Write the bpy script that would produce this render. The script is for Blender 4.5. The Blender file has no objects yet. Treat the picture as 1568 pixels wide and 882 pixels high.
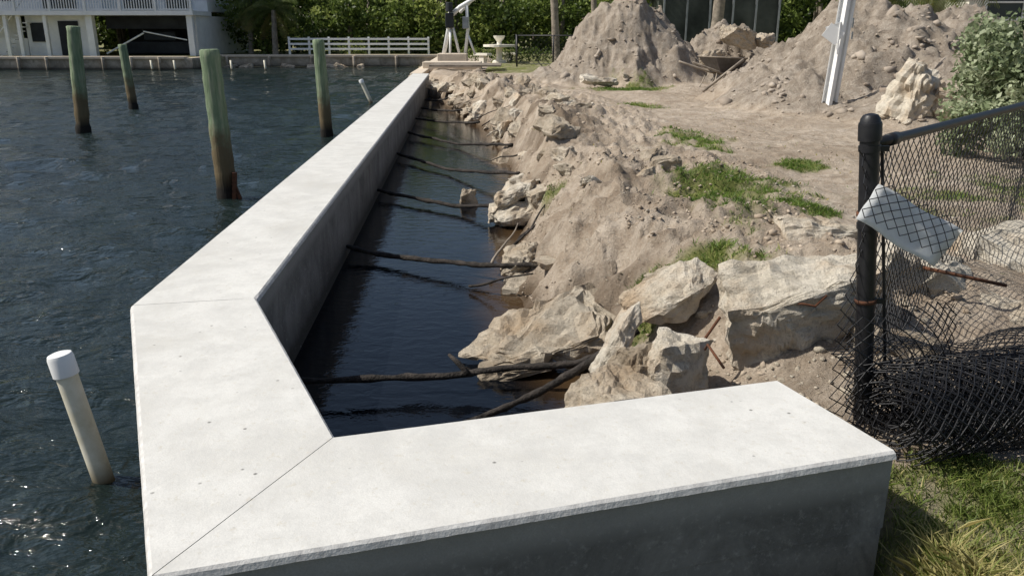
import bpy, bmesh, math, random
import numpy as np
from mathutils import Vector, Matrix, noise, Euler
R=math.radians
random.seed(7); rng=np.random.default_rng(7)
scene=bpy.context.scene
COL=scene.collection

# ------------------------------------------------------------------ noise
TAB=rng.random((256,256))
def vn(x,y,sd=0):
    x=np.asarray(x,float)+sd*17.31; y=np.asarray(y,float)+sd*9.77
    xi=np.floor(x).astype(int); yi=np.floor(y).astype(int)
    fx=x-xi; fy=y-yi; fx=fx*fx*(3-2*fx); fy=fy*fy*(3-2*fy)
    a=TAB[xi&255,yi&255]; b=TAB[(xi+1)&255,yi&255]; c=TAB[xi&255,(yi+1)&255]; d=TAB[(xi+1)&255,(yi+1)&255]
    return (a*(1-fx)+b*fx)*(1-fy)+(c*(1-fx)+d*fx)*fy
def fbm(x,y,o=4,sd=0,g=.5):
    s=0;a=1;t=0
    for i in range(o):
        s=s+a*vn(x*2**i+y*.3*i,y*2**i-x*.3*i,sd+i*3); t+=a; a*=g
    return s/t-.5
def ridge(x,y,o=4,sd=0):
    s=0;a=1;t=0
    for i in range(o):
        s=s+a*(1-np.abs(2*vn(x*2**i+y*.4*i,y*2**i-x*.4*i,sd+i*5)-1)); t+=a; a*=.55
    return s/t
def sm(t):
    t=np.clip(t,0,1); return t*t*(3-2*t)

# ------------------------------------------------------------------ mesh helpers
class MB:
    def __init__(s): s.v=[]; s.f=[]; s.m=[]
    def add(s,v,f,mi=0):
        o=len(s.v); s.v+= [tuple(p) for p in v]; s.f+=[tuple(i+o for i in q) for q in f]; s.m+=[mi]*len(f)
    def box(s,c,d,mi=0,rot=None):
        x,y,z=d[0]/2,d[1]/2,d[2]/2
        v=[Vector(p) for p in [(-x,-y,-z),(x,-y,-z),(x,y,-z),(-x,y,-z),(-x,-y,z),(x,-y,z),(x,y,z),(-x,y,z)]]
        if rot is not None:
            M=Euler(rot).to_matrix(); v=[M@p for p in v]
        v=[p+Vector(c) for p in v]
        s.add(v,[(3,2,1,0),(4,5,6,7),(0,1,5,4),(1,2,6,5),(2,3,7,6),(3,0,4,7)],mi)
    def bb(s,x0,x1,y0,y1,z0,z1,mi=0): s.box(((x0+x1)/2,(y0+y1)/2,(z0+z1)/2),(x1-x0,y1-y0,z1-z0),mi)
    def prism(s,poly,z0,z1,mi=0):
        n=len(poly)
        v=[(p[0],p[1],z0) for p in poly]+[(p[0],p[1],z1) for p in poly]
        f=[tuple(range(n-1,-1,-1)),tuple(range(n,2*n))]+[(i,(i+1)%n,n+(i+1)%n,n+i) for i in range(n)]
        s.add(v,f,mi)
    def tube(s,pts,r,n=8,mi=0,cap=True,jit=0):
        pts=[Vector(p) for p in pts]; k=len(pts)
        if not hasattr(r,'__len__'): r=[r]*k
        v=[];f=[]
        for i,p in enumerate(pts):
            d=(pts[min(i+1,k-1)]-pts[max(i-1,0)]).normalized()
            a=Vector((0,0,1)) if abs(d.z)<.9 else Vector((1,0,0))
            u=d.cross(a).normalized(); w=u.cross(d)
            for j in range(n):
                t=2*math.pi*j/n; rr=r[i]*(1+jit*(random.random()-.5))
                v.append(p+(u*math.cos(t)+w*math.sin(t))*rr)
        for i in range(k-1):
            for j in range(n):
                f.append((i*n+j,i*n+(j+1)%n,(i+1)*n+(j+1)%n,(i+1)*n+j))
        if cap: f.append(tuple(range(n))); f.append(tuple(range((k-1)*n+n-1,(k-1)*n-1,-1)))
        s.add(v,f,mi)
    def obj(s,name,mats,parent=None,smooth=False,bevel=0):
        me=bpy.data.meshes.new(name); me.from_pydata(s.v,[],s.f)
        for m in (mats if isinstance(mats,(list,tuple)) else [mats]): me.materials.append(m)
        me.polygons.foreach_set('material_index',s.m)
        bm=bmesh.new(); bm.from_mesh(me); bmesh.ops.recalc_face_normals(bm,faces=bm.faces); bm.to_mesh(me); bm.free()
        if smooth: me.polygons.foreach_set('use_smooth',[True]*len(me.polygons))
        o=bpy.data.objects.new(name,me); COL.objects.link(o)
        if parent: o.parent=parent
        if bevel:
            b=o.modifiers.new('bev','BEVEL'); b.width=bevel; b.segments=2; b.limit_method='ANGLE'
        return o
def empty(name):
    o=bpy.data.objects.new(name,None); COL.objects.link(o); return o
def npmesh(name,verts,faces,mat,smooth=False,parent=None,attr=None):
    me=bpy.data.meshes.new(name); k=faces.shape[1]
    me.vertices.add(len(verts)); me.vertices.foreach_set('co',np.asarray(verts,np.float32).ravel())
    me.loops.add(faces.size); me.loops.foreach_set('vertex_index',faces.astype(np.int32).ravel())
    me.polygons.add(len(faces)); me.polygons.foreach_set('loop_start',np.arange(0,faces.size,k,dtype=np.int32))
    if smooth: me.polygons.foreach_set('use_smooth',np.ones(len(faces),bool))
    me.update(calc_edges=True)
    if attr is not None:
        a=me.color_attributes.new('mask','FLOAT_COLOR','POINT'); a.data.foreach_set('color',np.asarray(attr,np.float32).ravel())
    me.materials.append(mat)
    o=bpy.data.objects.new(name,me); COL.objects.link(o)
    if parent: o.parent=parent
    return o

# ------------------------------------------------------------------ materials
class NT:
    def __init__(s,name):
        s.m=bpy.data.materials.new(name); s.m.use_nodes=True; s.t=s.m.node_tree; s.b=s.t.nodes['Principled BSDF']
        s.b.inputs['Specular IOR Level'].default_value=.3
    def n(s,ty): return s.t.nodes.new(ty)
    def L(s,a,b): s.t.links.new(a,b)
    def noise(s,scale,detail=5,rough=.6,vec=None,dist=0):
        x=s.n('ShaderNodeTexNoise'); x.inputs['Scale'].default_value=scale; x.inputs['Detail'].default_value=detail
        x.inputs['Roughness'].default_value=rough; x.inputs['Distortion'].default_value=dist
        if vec is None:
            g=s.n('ShaderNodeNewGeometry'); vec=g.outputs['Position']
        s.L(vec,x.inputs['Vector']); return x.outputs['Fac']
    def ramp(s,fac,stops):
        r=s.n('ShaderNodeValToRGB'); e=r.color_ramp.elements
        while len(e)<len(stops): e.new(.5)
        for i,(p,c) in enumerate(stops):
            e[i].position=p; e[i].color=(tuple(c)[:3]+(1,)) if hasattr(c,'__len__') else (c,c,c,1)
        s.L(fac,r.inputs['Fac']); return r.outputs['Color']
    def mix(s,fac,a,b,bt='MIX'):
        x=s.n('ShaderNodeMix'); x.data_type='RGBA'; x.blend_type=bt
        for sock,val in ((x.inputs[0],fac),(x.inputs[6],a),(x.inputs[7],b)):
            if isinstance(val,bpy.types.NodeSocket): s.L(val,sock)
            else: sock.default_value=val if not hasattr(val,'__len__') else tuple(val)[:3]+(1,)
        return x.outputs[2]
    def bump(s,h,strength=.5,dist=.02,prev=None):
        x=s.n('ShaderNodeBump'); x.inputs['Strength'].default_value=strength; x.inputs['Distance'].default_value=dist
        s.L(h,x.inputs['Height'])
        if prev: s.L(prev,x.inputs['Normal'])
        return x.outputs['Normal']
    def fin(s,color=None,rough=.8,normal=None,metal=0,spec=None):
        if color is not None:
            if isinstance(color,bpy.types.NodeSocket): s.L(color,s.b.inputs['Base Color'])
            else: s.b.inputs['Base Color'].default_value=tuple(color)+(1,)
        s.b.inputs['Roughness'].default_value=rough; s.b.inputs['Metallic'].default_value=metal
        if spec is not None: s.b.inputs['Specular IOR Level'].default_value=spec
        if normal: s.L(normal,s.b.inputs['Normal'])
        return s.m
def simple(name,c1,c2=None,scale=5,rough=.7,bump=.3,bdist=.01,metal=0,spec=.3,bs=None):
    t=NT(name); c2=c2 or tuple(v*.7 for v in c1)
    n=t.noise(scale); col=t.ramp(n,[(.35,c2),(.65,c1)])
    nb=t.noise(bs or scale*4)
    return t.fin(col,rough,t.bump(nb,bump,bdist),metal,spec)

def concrete_mat(name,c,dark,face=False):
    t=NT(name)
    big=t.noise(1.3,7,.68,dist=.5); med=t.noise(6,7,.72); fine=t.noise(170,3,.6); sm_=t.noise(38,5,.7)
    col=t.ramp(big,[(.32,dark),(.52,c),(.75,tuple(min(1,v*1.07) for v in c))])
    col=t.mix(t.ramp(med,[(.36,0.8),(.58,0.0)]),col,tuple(v*.82 for v in c))
    col=t.mix(t.ramp(sm_,[(.30,.7),(.42,0.0)]),col,tuple(v*w for v,w in zip(c,(.80,.76,.68))))
    g=t.n('ShaderNodeNewGeometry'); sx=t.n('ShaderNodeSeparateXYZ'); t.L(g.outputs['Position'],sx.inputs[0])
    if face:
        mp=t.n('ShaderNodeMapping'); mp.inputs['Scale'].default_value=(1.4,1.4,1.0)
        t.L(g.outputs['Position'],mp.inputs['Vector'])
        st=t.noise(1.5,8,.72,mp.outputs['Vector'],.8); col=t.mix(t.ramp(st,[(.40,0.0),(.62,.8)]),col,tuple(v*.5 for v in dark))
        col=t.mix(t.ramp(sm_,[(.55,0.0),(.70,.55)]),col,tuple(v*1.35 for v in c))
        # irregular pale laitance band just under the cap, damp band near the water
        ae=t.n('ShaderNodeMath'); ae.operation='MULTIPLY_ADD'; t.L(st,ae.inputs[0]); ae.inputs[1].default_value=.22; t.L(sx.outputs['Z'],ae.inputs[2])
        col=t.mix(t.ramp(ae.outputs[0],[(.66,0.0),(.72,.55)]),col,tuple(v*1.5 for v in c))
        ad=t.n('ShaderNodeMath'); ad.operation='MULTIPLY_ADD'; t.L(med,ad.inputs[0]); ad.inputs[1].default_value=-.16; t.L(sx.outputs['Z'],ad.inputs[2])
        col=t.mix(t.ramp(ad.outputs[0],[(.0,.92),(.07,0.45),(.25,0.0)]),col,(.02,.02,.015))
    v=t.n('ShaderNodeTexVoronoi'); v.inputs['Scale'].default_value=13
    t.L(g.outputs['Position'],v.inputs['Vector'])
    sel=t.noise(3.1,2,.5)
    mm=t.n('ShaderNodeMath'); mm.operation='MULTIPLY'
    t.L(t.ramp(v.outputs['Distance'],[(.05,1.0),(.11,0.0)]),mm.inputs[0]); t.L(t.ramp(sel,[(.50,0.0),(.58,1.0)]),mm.inputs[1])
    col=t.mix(mm.outputs[0],col,tuple(v_*.35 for v_ in dark) if not face else (.4,.4,.38))
    col=t.mix(t.ramp(fine,[(.3,.35),(.6,0.0)]),col,tuple(v_*.75 for v_ in c))
    n1=t.bump(med,.3,.014); n2=t.bump(fine,.35,.002,n1)
    return t.fin(col,.85,n2,spec=.25)
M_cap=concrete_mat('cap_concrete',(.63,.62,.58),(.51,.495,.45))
M_face=concrete_mat('shaded_face_concrete',(.24,.24,.23),(.15,.15,.145),True)  # wall concrete with the faces' shade painted into a darker base than the cap
M_lip=simple('lip_concrete',(.62,.61,.58),(.44,.43,.41),22,.9,.7,.004)
M_old=concrete_mat('old_concrete',(.56,.48,.38),(.30,.25,.18),True)

def ground_mat():
    t=NT('ground_soil')
    a=t.n('ShaderNodeVertexColor'); a.layer_name='mask'; sp=t.n('ShaderNodeSeparateColor'); t.L(a.outputs['Color'],sp.inputs[0])
    big=t.noise(.9,6,.6); med=t.noise(6,7,.7); fine=t.noise(45,5,.7); mid2=t.noise(2.3,6,.7,dist=.6)
    dirt=t.ramp(big,[(.3,(.38,.31,.235)),(.5,(.50,.42,.33)),(.7,(.58,.50,.405))])
    dirt=t.mix(t.ramp(med,[(.38,.7),(.6,0.0)]),dirt,(.30,.23,.165))
    dirt=t.mix(t.ramp(mid2,[(.54,0.0),(.68,.6)]),dirt,(.24,.18,.125))
    dirt=t.mix(t.ramp(fine,[(.55,0.0),(.75,.6)]),dirt,(.66,.60,.50))
    md=t.ramp(med,[(.35,(.25,.205,.16)),(.6,(.46,.40,.33))])
    md=t.mix(t.ramp(mid2,[(.42,.0),(.6,.6)]),md,(.26,.215,.165))
    md=t.mix(t.ramp(fine,[(.35,.5),(.55,0.0)]),md,(.17,.135,.10))
    col=t.mix(sp.outputs['Blue'],dirt,md)
    gr=t.ramp(med,[(.35,(.10,.12,.03)),(.6,(.20,.21,.07)),(.8,(.30,.26,.13))])
    col=t.mix(sp.outputs['Red'],col,gr)
    col=t.mix(sp.outputs['Green'],col,(.095,.064,.038))
    n1=t.bump(med,.9,.08); n2=t.bump(fine,1.0,.022,n1)
    return t.fin(col,.95,n2,spec=.12)
M_ground=ground_mat()

def rock_mat(name,c1,c2,stain):
    t=NT(name)
    a=t.noise(3,7,.7); b=t.noise(18,6,.78); c=t.noise(80,3,.7); d=t.noise(2.3,6,.65)
    col=t.ramp(a,[(.3,c2),(.55,c1)])
    col=t.mix(t.ramp(b,[(.36,.6),(.50,0.0)]),col,tuple(v*.55 for v in c2))
    col=t.mix(t.ramp(d,[(.47,0.0),(.68,.7)]),col,stain)
    n1=t.bump(b,1.0,.035); n2=t.bump(c,.9,.012,n1)
    return t.fin(col,.92,n2,spec=.15)
M_rock=rock_mat('limestone',(.60,.53,.42),(.44,.37,.28),(.38,.27,.165))
M_rock2=rock_mat('limestone_pale',(.72,.66,.55),(.57,.50,.39),(.50,.35,.21))
M_rock3=rock_mat('limestone_dirty',(.50,.43,.335),(.33,.27,.195),(.27,.20,.13))

def water_mat(name,base,bscale,bstr,bdist,pond=False):
    t=NT(name)
    g=t.n('ShaderNodeNewGeometry'); mp=t.n('ShaderNodeMapping'); mp.inputs['Scale'].default_value=(1,1.7,1); mp.inputs['Rotation'].default_value=(0,0,R(12))
    t.L(g.outputs['Position'],mp.inputs['Vector'])
    a=t.noise(bscale,3,.55,mp.outputs['Vector'],.6); b=t.noise(bscale*3.1,3,.6,mp.outputs['Vector'])
    n1=t.bump(a,bstr,bdist); n2=t.bump(b,bstr*.7,bdist*.3,n1)
    col=base
    if pond:
        v=t.n('ShaderNodeVertexColor'); v.layer_name='mask'; sp=t.n('ShaderNodeSeparateColor'); t.L(v.outputs['Color'],sp.inputs[0])
        col=t.mix(sp.outputs['Red'],base,(.06,.036,.017))
    else:
        col=t.mix(t.ramp(t.noise(.12,3,.5),[(.4,0.0),(.7,1.0)]),base,tuple(v*1.35 for v in base))
    t.fin(col,.04,n2,spec=.5); t.b.inputs['IOR'].default_value=1.33
    return t.m
M_sea=water_mat('sea_water',(.0105,.0175,.0165),3.8,.62,.105)
M_pond=water_mat('basin_water',(.003,.004,.006),6,.22,.02,True)

def pile_mat():
    t=NT('treated_pile')
    g=t.n('ShaderNodeNewGeometry'); sx=t.n('ShaderNodeSeparateXYZ'); t.L(g.outputs['Position'],sx.inputs[0])
    mp=t.n('ShaderNodeMapping'); mp.inputs['Scale'].default_value=(9,9,.8); t.L(g.outputs['Position'],mp.inputs['Vector'])
    st=t.noise(2,6,.7,mp.outputs['Vector']); n=t.noise(4,5,.7)
    col=t.ramp(st,[(.3,(.08,.115,.06)),(.5,(.19,.25,.15)),(.7,(.33,.34,.24))])
    ad=t.n('ShaderNodeMath'); ad.operation='MULTIPLY_ADD'; t.L(n,ad.inputs[0]); ad.inputs[1].default_value=-1.2; t.L(sx.outputs['Z'],ad.inputs[2])
    col=t.mix(t.ramp(ad.outputs[0],[(.0,.9),(.45,0.0)]),col,(.14,.095,.05))
    col=t.mix(t.ramp(sx.outputs['Z'],[(.14,1.0),(.34,0.0)]),col,(.015,.013,.01))
    return t.fin(col,.85,t.bump(st,.9,.025))
M_pile=pile_mat()
def _pv():
    t=NT('pvc_pipe'); g=t.n('ShaderNodeNewGeometry'); sx=t.n('ShaderNodeSeparateXYZ'); t.L(g.outputs['Position'],sx.inputs[0])
    n=t.noise(9,5,.7); col=t.ramp(n,[(.35,(.62,.57,.42)),(.65,(.76,.72,.59))])
    col=t.mix(t.ramp(sx.outputs['Z'],[(.03,.95),(.14,0.0)]),col,(.10,.07,.03))
    return t.fin(col,.45,t.bump(n,.1,.003),spec=.4)
M_pvc=_pv()
M_white=simple('white_paint',(.86,.86,.84),(.76,.76,.74),2,.5,.05)
M_cream=simple('cream_stucco',(.80,.76,.66),(.72,.68,.58),2,.8,.2)
M_dark=simple('dark_interior',(.035,.04,.045),(.015,.016,.018),1,.7,.05)
M_screen=simple('insect_screen',(.075,.085,.075),(.025,.03,.026),.7,.7,.05)
M_grey=simple('grey_metal',(.35,.37,.38),(.22,.24,.25),3,.45,.1,metal=.4)
M_black=simple('black_vinyl',(.010,.010,.012),(.016,.016,.017),30,.45,.3,.002,spec=.4)
M_rust=simple('rusty_steel',(.15,.06,.03),(.05,.025,.015),20,.9,.6,.004)
M_tar=simple('wrapped_rod',(.06,.05,.042),(.014,.012,.010),14,.8,1.0,.02)
M_bark=simple('palm_bark',(.34,.29,.23),(.18,.15,.12),5,.9,.8,.03)
M_roof=simple('roof_shingle',(.30,.29,.28),(.2,.19,.19),3,.85,.3)
M_glass=simple('window_glass',(.03,.04,.05),(.02,.03,.035),1,.1,.0,spec=.6)
M_wood=simple('weathered_wood',(.34,.29,.23),(.18,.15,.12),6,.85,.6,.01)
M_barrow=simple('barrow_tray',(.11,.10,.095),(.07,.06,.05),9,.5,.4,.006)

def trans(t,col,f):
    tr=t.n('ShaderNodeBsdfTranslucent')
    if isinstance(col,bpy.types.NodeSocket): t.L(col,tr.inputs['Color'])
    mx=t.n('ShaderNodeMixShader'); mx.inputs[0].default_value=f
    out=t.t.nodes['Material Output']; t.L(t.b.outputs[0],mx.inputs[1]); t.L(tr.outputs[0],mx.inputs[2]); t.L(mx.outputs[0],out.inputs['Surface'])
    return t.m
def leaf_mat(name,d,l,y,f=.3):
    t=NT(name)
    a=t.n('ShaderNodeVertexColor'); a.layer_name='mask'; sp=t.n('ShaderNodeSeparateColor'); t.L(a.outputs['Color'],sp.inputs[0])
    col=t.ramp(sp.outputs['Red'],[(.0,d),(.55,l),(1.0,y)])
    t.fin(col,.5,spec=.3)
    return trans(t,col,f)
M_leaf=leaf_mat('tree_leaves',(.035,.06,.012),(.16,.22,.048),(.34,.39,.11),.42)
M_bush=leaf_mat('bush_leaves',(.08,.11,.05),(.22,.27,.14),(.42,.46,.30),.3)
M_grass=leaf_mat('grass_blades',(.09,.13,.025),(.20,.26,.055),(.50,.44,.19),.4)
M_grass2=leaf_mat('weed_blades',(.07,.13,.02),(.16,.26,.045),(.40,.40,.14),.4)
M_frond=leaf_mat('palm_fronds',(.05,.07,.018),(.15,.19,.05),(.36,.29,.10),.35)
def _plate():
    t=NT('dirty_white_sheet'); n=t.noise(8,6,.7); col=t.ramp(n,[(.35,(.80,.81,.80)),(.6,(.90,.91,.90))]); t.fin(col,.4,t.bump(n,.2,.003))
    return trans(t,col,.5)
M_plate=_plate()

# ------------------------------------------------------------------ terrain
YB=[1.0,2.6,3.6,4.3,4.9,5.5,6.4,7.2,8.15,9.0,9.8,11,12.75,15.4,18,20.2,23,25.4,28.5,30,40,52]
XB=[.55,.50,.48,.42,.25,.0,-.18,-.05,.07,.0,-.12,-.02,-.08,-.2,-.55,-1.0,-1.6,-2.1,-2.75,-3.2,-3.6,-4.3]
def cx_wall(y): return np.interp(y,[-10,2.185,4.07,28.9,60],[-.782,-.782,-1.668,-3.125,-4.9])
MOUNDS=[(3.3,24.6,2.3,2.6,2.45),(2.0,24.0,1.6,1.5,.9),(6.3,25.3,2.3,2.2,1.65),(4.6,24.5,2.0,1.6,.6),
        (7.2,17.3,3.2,3.3,2.05),(9.6,18.5,3.2,3.0,1.8),(5.4,15.9,1.6,2.0,.7),(8.4,14.4,2.4,2.0,1.1),(10.6,15.0,2.6,2.4,1.3),(13,20,4,4,1.5),(6.6,13.9,1.5,1.4,.55)]
GRASS=[(1.95,7.3,.6,.85),(1.75,5.75,.32,.46),(1.48,4.84,.22,.2),(1.15,5.0,.45,.22),(2.37,10.6,.55,1.2),(2.3,6.25,.24,.24),
       (2.45,16,.5,.9),(3.0,21.6,1.1,.8),(.42,8.4,.16,.3),(.82,4.75,.16,.14),(5.4,6.7,2.0,1.2),(.9,5.15,.14,.2),(1.5,6.5,.2,.3),(3.2,8.9,.3,.4)]
def south(x,y):
    yc=2.25+.294*(x+.625)
    return (y<yc)&(x<1.45)
def mdist(x,y):
    m=np.zeros_like(x)
    for (a,b,rx,ry,h) in MOUNDS: m=np.maximum(m,1-np.sqrt(((x-a)/rx)**2+((y-b)/ry)**2))
    return m
def terrain(x,y):
    xb=np.interp(y,YB,XB)
    s=x-xb+.42*fbm(x*1.5,y*1.5,5,1)*np.clip((y-2.6)/3,.15,1)
    base=.35+.34*sm((y-2.9)/2.0)
    w=np.interp(y,[3,4,6,8,14,25,30],[1.0,1.2,1.3,.9,.7,.6,.4])
    z=-.28+(base+.28)*sm((s+.28)/(w+.28))**.9
    z=np.where(s<-.28,-.28+(s+.28)*.6,z); z=np.maximum(z,-1.5)
    inl=sm(s/.5)
    bm=np.exp(-((s-.75)/.42)**2)*sm((y-6.5)/4)*(1-sm((y-24)/4))
    z=z+bm*(.04+.55*(ridge(x*.9,y*.7,4,3)-.5))
    band=sm((s+.1)/.35)*(1-sm((s-1.9)/.9))*sm((y-3.6)/1.2)*(1-sm((y-26)/2))
    z=z+band*(.26*(ridge(x*1.9,y*1.6,5,18)-.55)+.17*(ridge(x*4.1,y*3.8,4,25)-.5)+.05*(ridge(x*13,y*12,2,71)-.5))
    md=np.zeros_like(z); mh=np.zeros_like(z)
    wx=x+.8*fbm(x*.8,y*.8,4,21); wy=y+.8*fbm(x*.8,y*.8,4,27)
    for (a,b,rx,ry,h) in MOUNDS:
        d=np.sqrt(((wx-a)/rx)**2+((wy-b)/ry)**2)
        k=np.clip(1-d,0,1); mh=np.maximum(mh,h*(k**.9)*1.0); md=np.maximum(md,sm(k*6))
    z=z+mh+md*np.clip(mh*1.4,.15,1)*(.75*(ridge(x*1.1,y*1.1,4,31)-.6)+.36*(ridge(x*3.0,y*3.0,3,44)-.5))
    z=z+inl*(.16*fbm(x*.55,y*.55,3,11)+.09*fbm(x*2.3,y*2.3,4,12)+.04*fbm(x*9,y*9,3,13)*np.where(y>14,.4,1))*np.where(y>3.2,1,.5)
    z=z+sm((s+.2)/.3)*.028*fbm(x*22,y*22,2,14)*(y<12)
    z=np.where(south(x,y),np.where(x>-1.0,.10+.03*fbm(x*3,y*3,3,2)+.25*sm((x-1.28)/.2),-1.2),z)
    z=np.where((x<-.95)&(y<2.2),-1.2,z)
    far=(y>52.6)|((x<-18.9)&(y>48.6))
    z=np.where(far,.68+.1*fbm(x*.2,y*.2,3,5),z)
    return z,s,md
def gmask(x,y):
    g=np.zeros_like(x)
    n=fbm(x*3,y*3,4,50)+.5*fbm(x*14,y*14,2,51)
    for (a,b,rx,ry) in GRASS:
        d=np.sqrt(((x-a)/rx)**2+((y-b)/ry)**2); g=np.maximum(g,sm((1-d+n*1.9)*1.2))
    law=((x>1.42)|south(x,y))&(y<2.98+.1*np.sin(x*5)+n*.6)
    g=np.where(law,np.clip(.85+n*1.2,0,1),g)
    law2=((y>29)&(x>-1)&(mdist(x,y)<.1))|(y>52.6)|((x<-18)&(y>48))
    g=np.where(law2,np.clip(.8+n,0,1),g)
    return g
def axis(start,step,end,grow):
    o=[start]; d=step
    while o[-1]<end: o.append(o[-1]+d); d*=grow
    return o
xs=sorted([-v for v in axis(2.6,.12,260,1.13)])+list(np.arange(-2.5,4.0,.032))+list(np.arange(4.0,13,.07))+axis(13.1,.12,260,1.12)
ys=sorted([1.4-v for v in axis(.1,.1,60,1.3)])+axis(1.45,.030,12,1.0062); ys=ys+list(np.arange(ys[-1]+.09,30,.09))+axis(30.1,.12,300,1.06)
X,Y=np.meshgrid(np.array(xs),np.array(ys)); Z,S,MDm=terrain(X,Y)
G=gmask(X,Y)
wet=1-sm((Z-.0-.10*fbm(X*5,Y*5,3,60))/.22); wet=np.where(MDm>.1,0,wet)*.9
wet2=np.clip(sm((1.9-S)/1.2)*sm((fbm(X*1.5,Y*1.5,4,66)+.04)*5),0,1)*(Y>3)*(Y<26)
wet=np.maximum(wet,wet2*.58)
def gridfaces(ny,nx):
    i=np.arange(ny-1)[:,None]*nx+np.arange(nx-1)[None,:]; i=i.ravel()
    return np.stack([i,i+1,i+nx+1,i+nx],1)
fc=gridfaces(len(ys),len(xs))
att=np.stack([G.ravel(),wet.ravel(),MDm.ravel(),np.ones(G.size)],1)
npmesh('ground',np.stack([X.ravel(),Y.ravel(),Z.ravel()],1),fc,M_ground,True,attr=att)
def gz(x,y):
    return float(terrain(np.array([x],float),np.array([y],float))[0][0])

# ------------------------------------------------------------------ water
sx_=sorted([-v for v in axis(12.0,.10,400,1.08)])+list(np.arange(-11.9,2.2,.045))
sy_=sorted([.5-v for v in axis(0,.12,60,1.25)])+axis(.56,.038,53.5,1.0105)
WX,WY=np.meshgrid(np.array(sx_),np.array(sy_)); WZ=np.zeros_like(WX)
wr=np.random.default_rng(3)
for i in range(40):
    lam=.17*(1.09**i) if i<32 else wr.uniform(.5,3); th=R(72)+wr.normal(0,.45)
    kx,ky=math.cos(th)*2*math.pi/lam,math.sin(th)*2*math.pi/lam
    ph=wr.uniform(0,6.28); amp=.0064*min(lam,1.0)
    q=np.sin(WX*kx+WY*ky+ph+2.6*fbm(WX*.4+i,WY*.4,2,70)); q=q+.25*(q*q-.5)
    fade=1-sm((WY-lam*42)/(lam*38))
    WZ+=amp*q*fade
WZ*= 1.0+.7*fbm(WX*.35,WY*.35,3,77)
cf=gridfaces(len(sy_),len(sx_)); cxm=WX.ravel()[cf].mean(1); cym=WY.ravel()[cf].mean(1)
keep=(cxm<cx_wall(cym)+np.where(cym>29,5,.0))
npmesh('sea_water',np.stack([WX.ravel(),WY.ravel(),WZ.ravel()],1),cf[keep],M_sea,True)
px=np.arange(-3.6,1.6,.08); py=np.arange(1.9,29.2,.1); PX,PY=np.meshgrid(px,py)
cf=gridfaces(len(py),len(px)); cxm=PX.ravel()[cf].mean(1); cym=PY.ravel()[cf].mean(1)
keep=(cxm>cx_wall(cym))&(cym>2.18+.294*(cxm+.78))
tz,ts,_=terrain(PX,PY)
att=np.stack([sm((ts.ravel()+.36)/.36)*.9,0*PX.ravel(),0*PX.ravel(),0*PX.ravel()+1],1)
npmesh('basin_water',np.stack([PX.ravel(),PY.ravel(),np.full(PX.size,.004)],1),cf[keep],M_pond,True,attr=att)

# ------------------------------------------------------------------ concrete seawall
sw=empty('concrete_seawall')
Ai,Ao=Vector((-1.369,4.128)),Vector((-1.966,4.010)); Fi,Fo=Vector((-2.85,28.9)),Vector((-3.40,28.9))
Ci,Co=Vector((-.625,2.565)),Vector((-.938,1.804)); Ei,Eo=Vector((1.077,3.054)),Vector((1.295,2.472))
def inset(a,b,d): return a+(b-a).normalized()*d
def cap_seg(name,io,oo,ie,oe,seedv):
    g=.0020
    io2,oo2=inset(io,ie,g),inset(oo,oe,g); ie2,oe2=inset(ie,io,g),inset(oe,oo,g)
    L=(ie2-io2).length; n=max(12,int(L/.015)) if L<4 else int(L/.05); bm=bmesh.new()
    P=[(0.0,.40),(0.0,.670),(-.010,.676),(-.009,.694),(.004,.702),(.2,.702),(.4,.7025),(.6,.7025),(.8,.702),(.996,.702),(1.009,.694),(1.010,.676),(1.0,.670),(1.0,.40)]
    rows=[]
    for i in range(n+1):
        t=i/n; a=io2.lerp(ie2,t); b=oo2.lerp(oe2,t); row=[]
        for k,(u,z) in enumerate(P):
            off=(u if 0<=u<=1 else (0 if u<0 else 1)); p=a.lerp(b,off)
            d=(b-a).normalized(); ex=0
            if k in(2,3,10,11):
                q=noise.fractal(Vector((p.x*9,p.y*9,k*.7+seedv)),.8,2.1,3)
                ex=(.015 if k in (2,11) else .008)+.0009*q
                if k in (2,11): z+=.0018*noise.fractal(Vector((p.x*8,p.y*8,k+seedv)),.7,2.1,4)
                if k in (2,3): ex=-ex
            if k in (4,9):
                q=noise.fractal(Vector((p.x*18,p.y*18,seedv)),.7,2.1,4); ex=(.0009*q)
                ch=noise.noise(Vector((p.x*7,p.y*7,seedv+4)))
                if ch>.46: ex+=(.005 if k==4 else -.005); z-=.0012
            p=p+d*ex
            row.append(bm.verts.new((p.x,p.y,z+(.0010*noise.noise(Vector((p.x*2,p.y*2,0))) if 4<=k<=9 else 0))))
        rows.append(row)
    for i in range(n):
        for k in range(len(P)-1): bm.faces.new((rows[i][k],rows[i+1][k],rows[i+1][k+1],rows[i][k+1]))
    bm.faces.new(rows[0]); bm.faces.new(rows[-1][::-1])
    bmesh.ops.recalc_face_normals(bm,faces=bm.faces)
    me=bpy.data.meshes.new(name)
    for f in bm.faces:
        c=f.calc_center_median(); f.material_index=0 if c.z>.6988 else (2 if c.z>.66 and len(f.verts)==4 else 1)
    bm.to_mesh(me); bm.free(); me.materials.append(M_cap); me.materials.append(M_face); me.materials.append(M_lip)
    o=bpy.data.objects.new(name,me); COL.objects.link(o); o.parent=sw
cap_seg('cap_long_run',Ai,Ao,Fi,Fo,1.0); cap_seg('cap_angled_run',Ci,Co,Ai,Ao,5.0); cap_seg('cap_return',Ci,Co,Ei,Eo,9.0)
mb=MB()
def wallpart(io,oo,ie,oe):
    mb.prism([io.lerp(oo,.006),ie.lerp(oe,.006),ie.lerp(oe,.994),io.lerp(oo,.994)],-1.2,.41)
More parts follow.
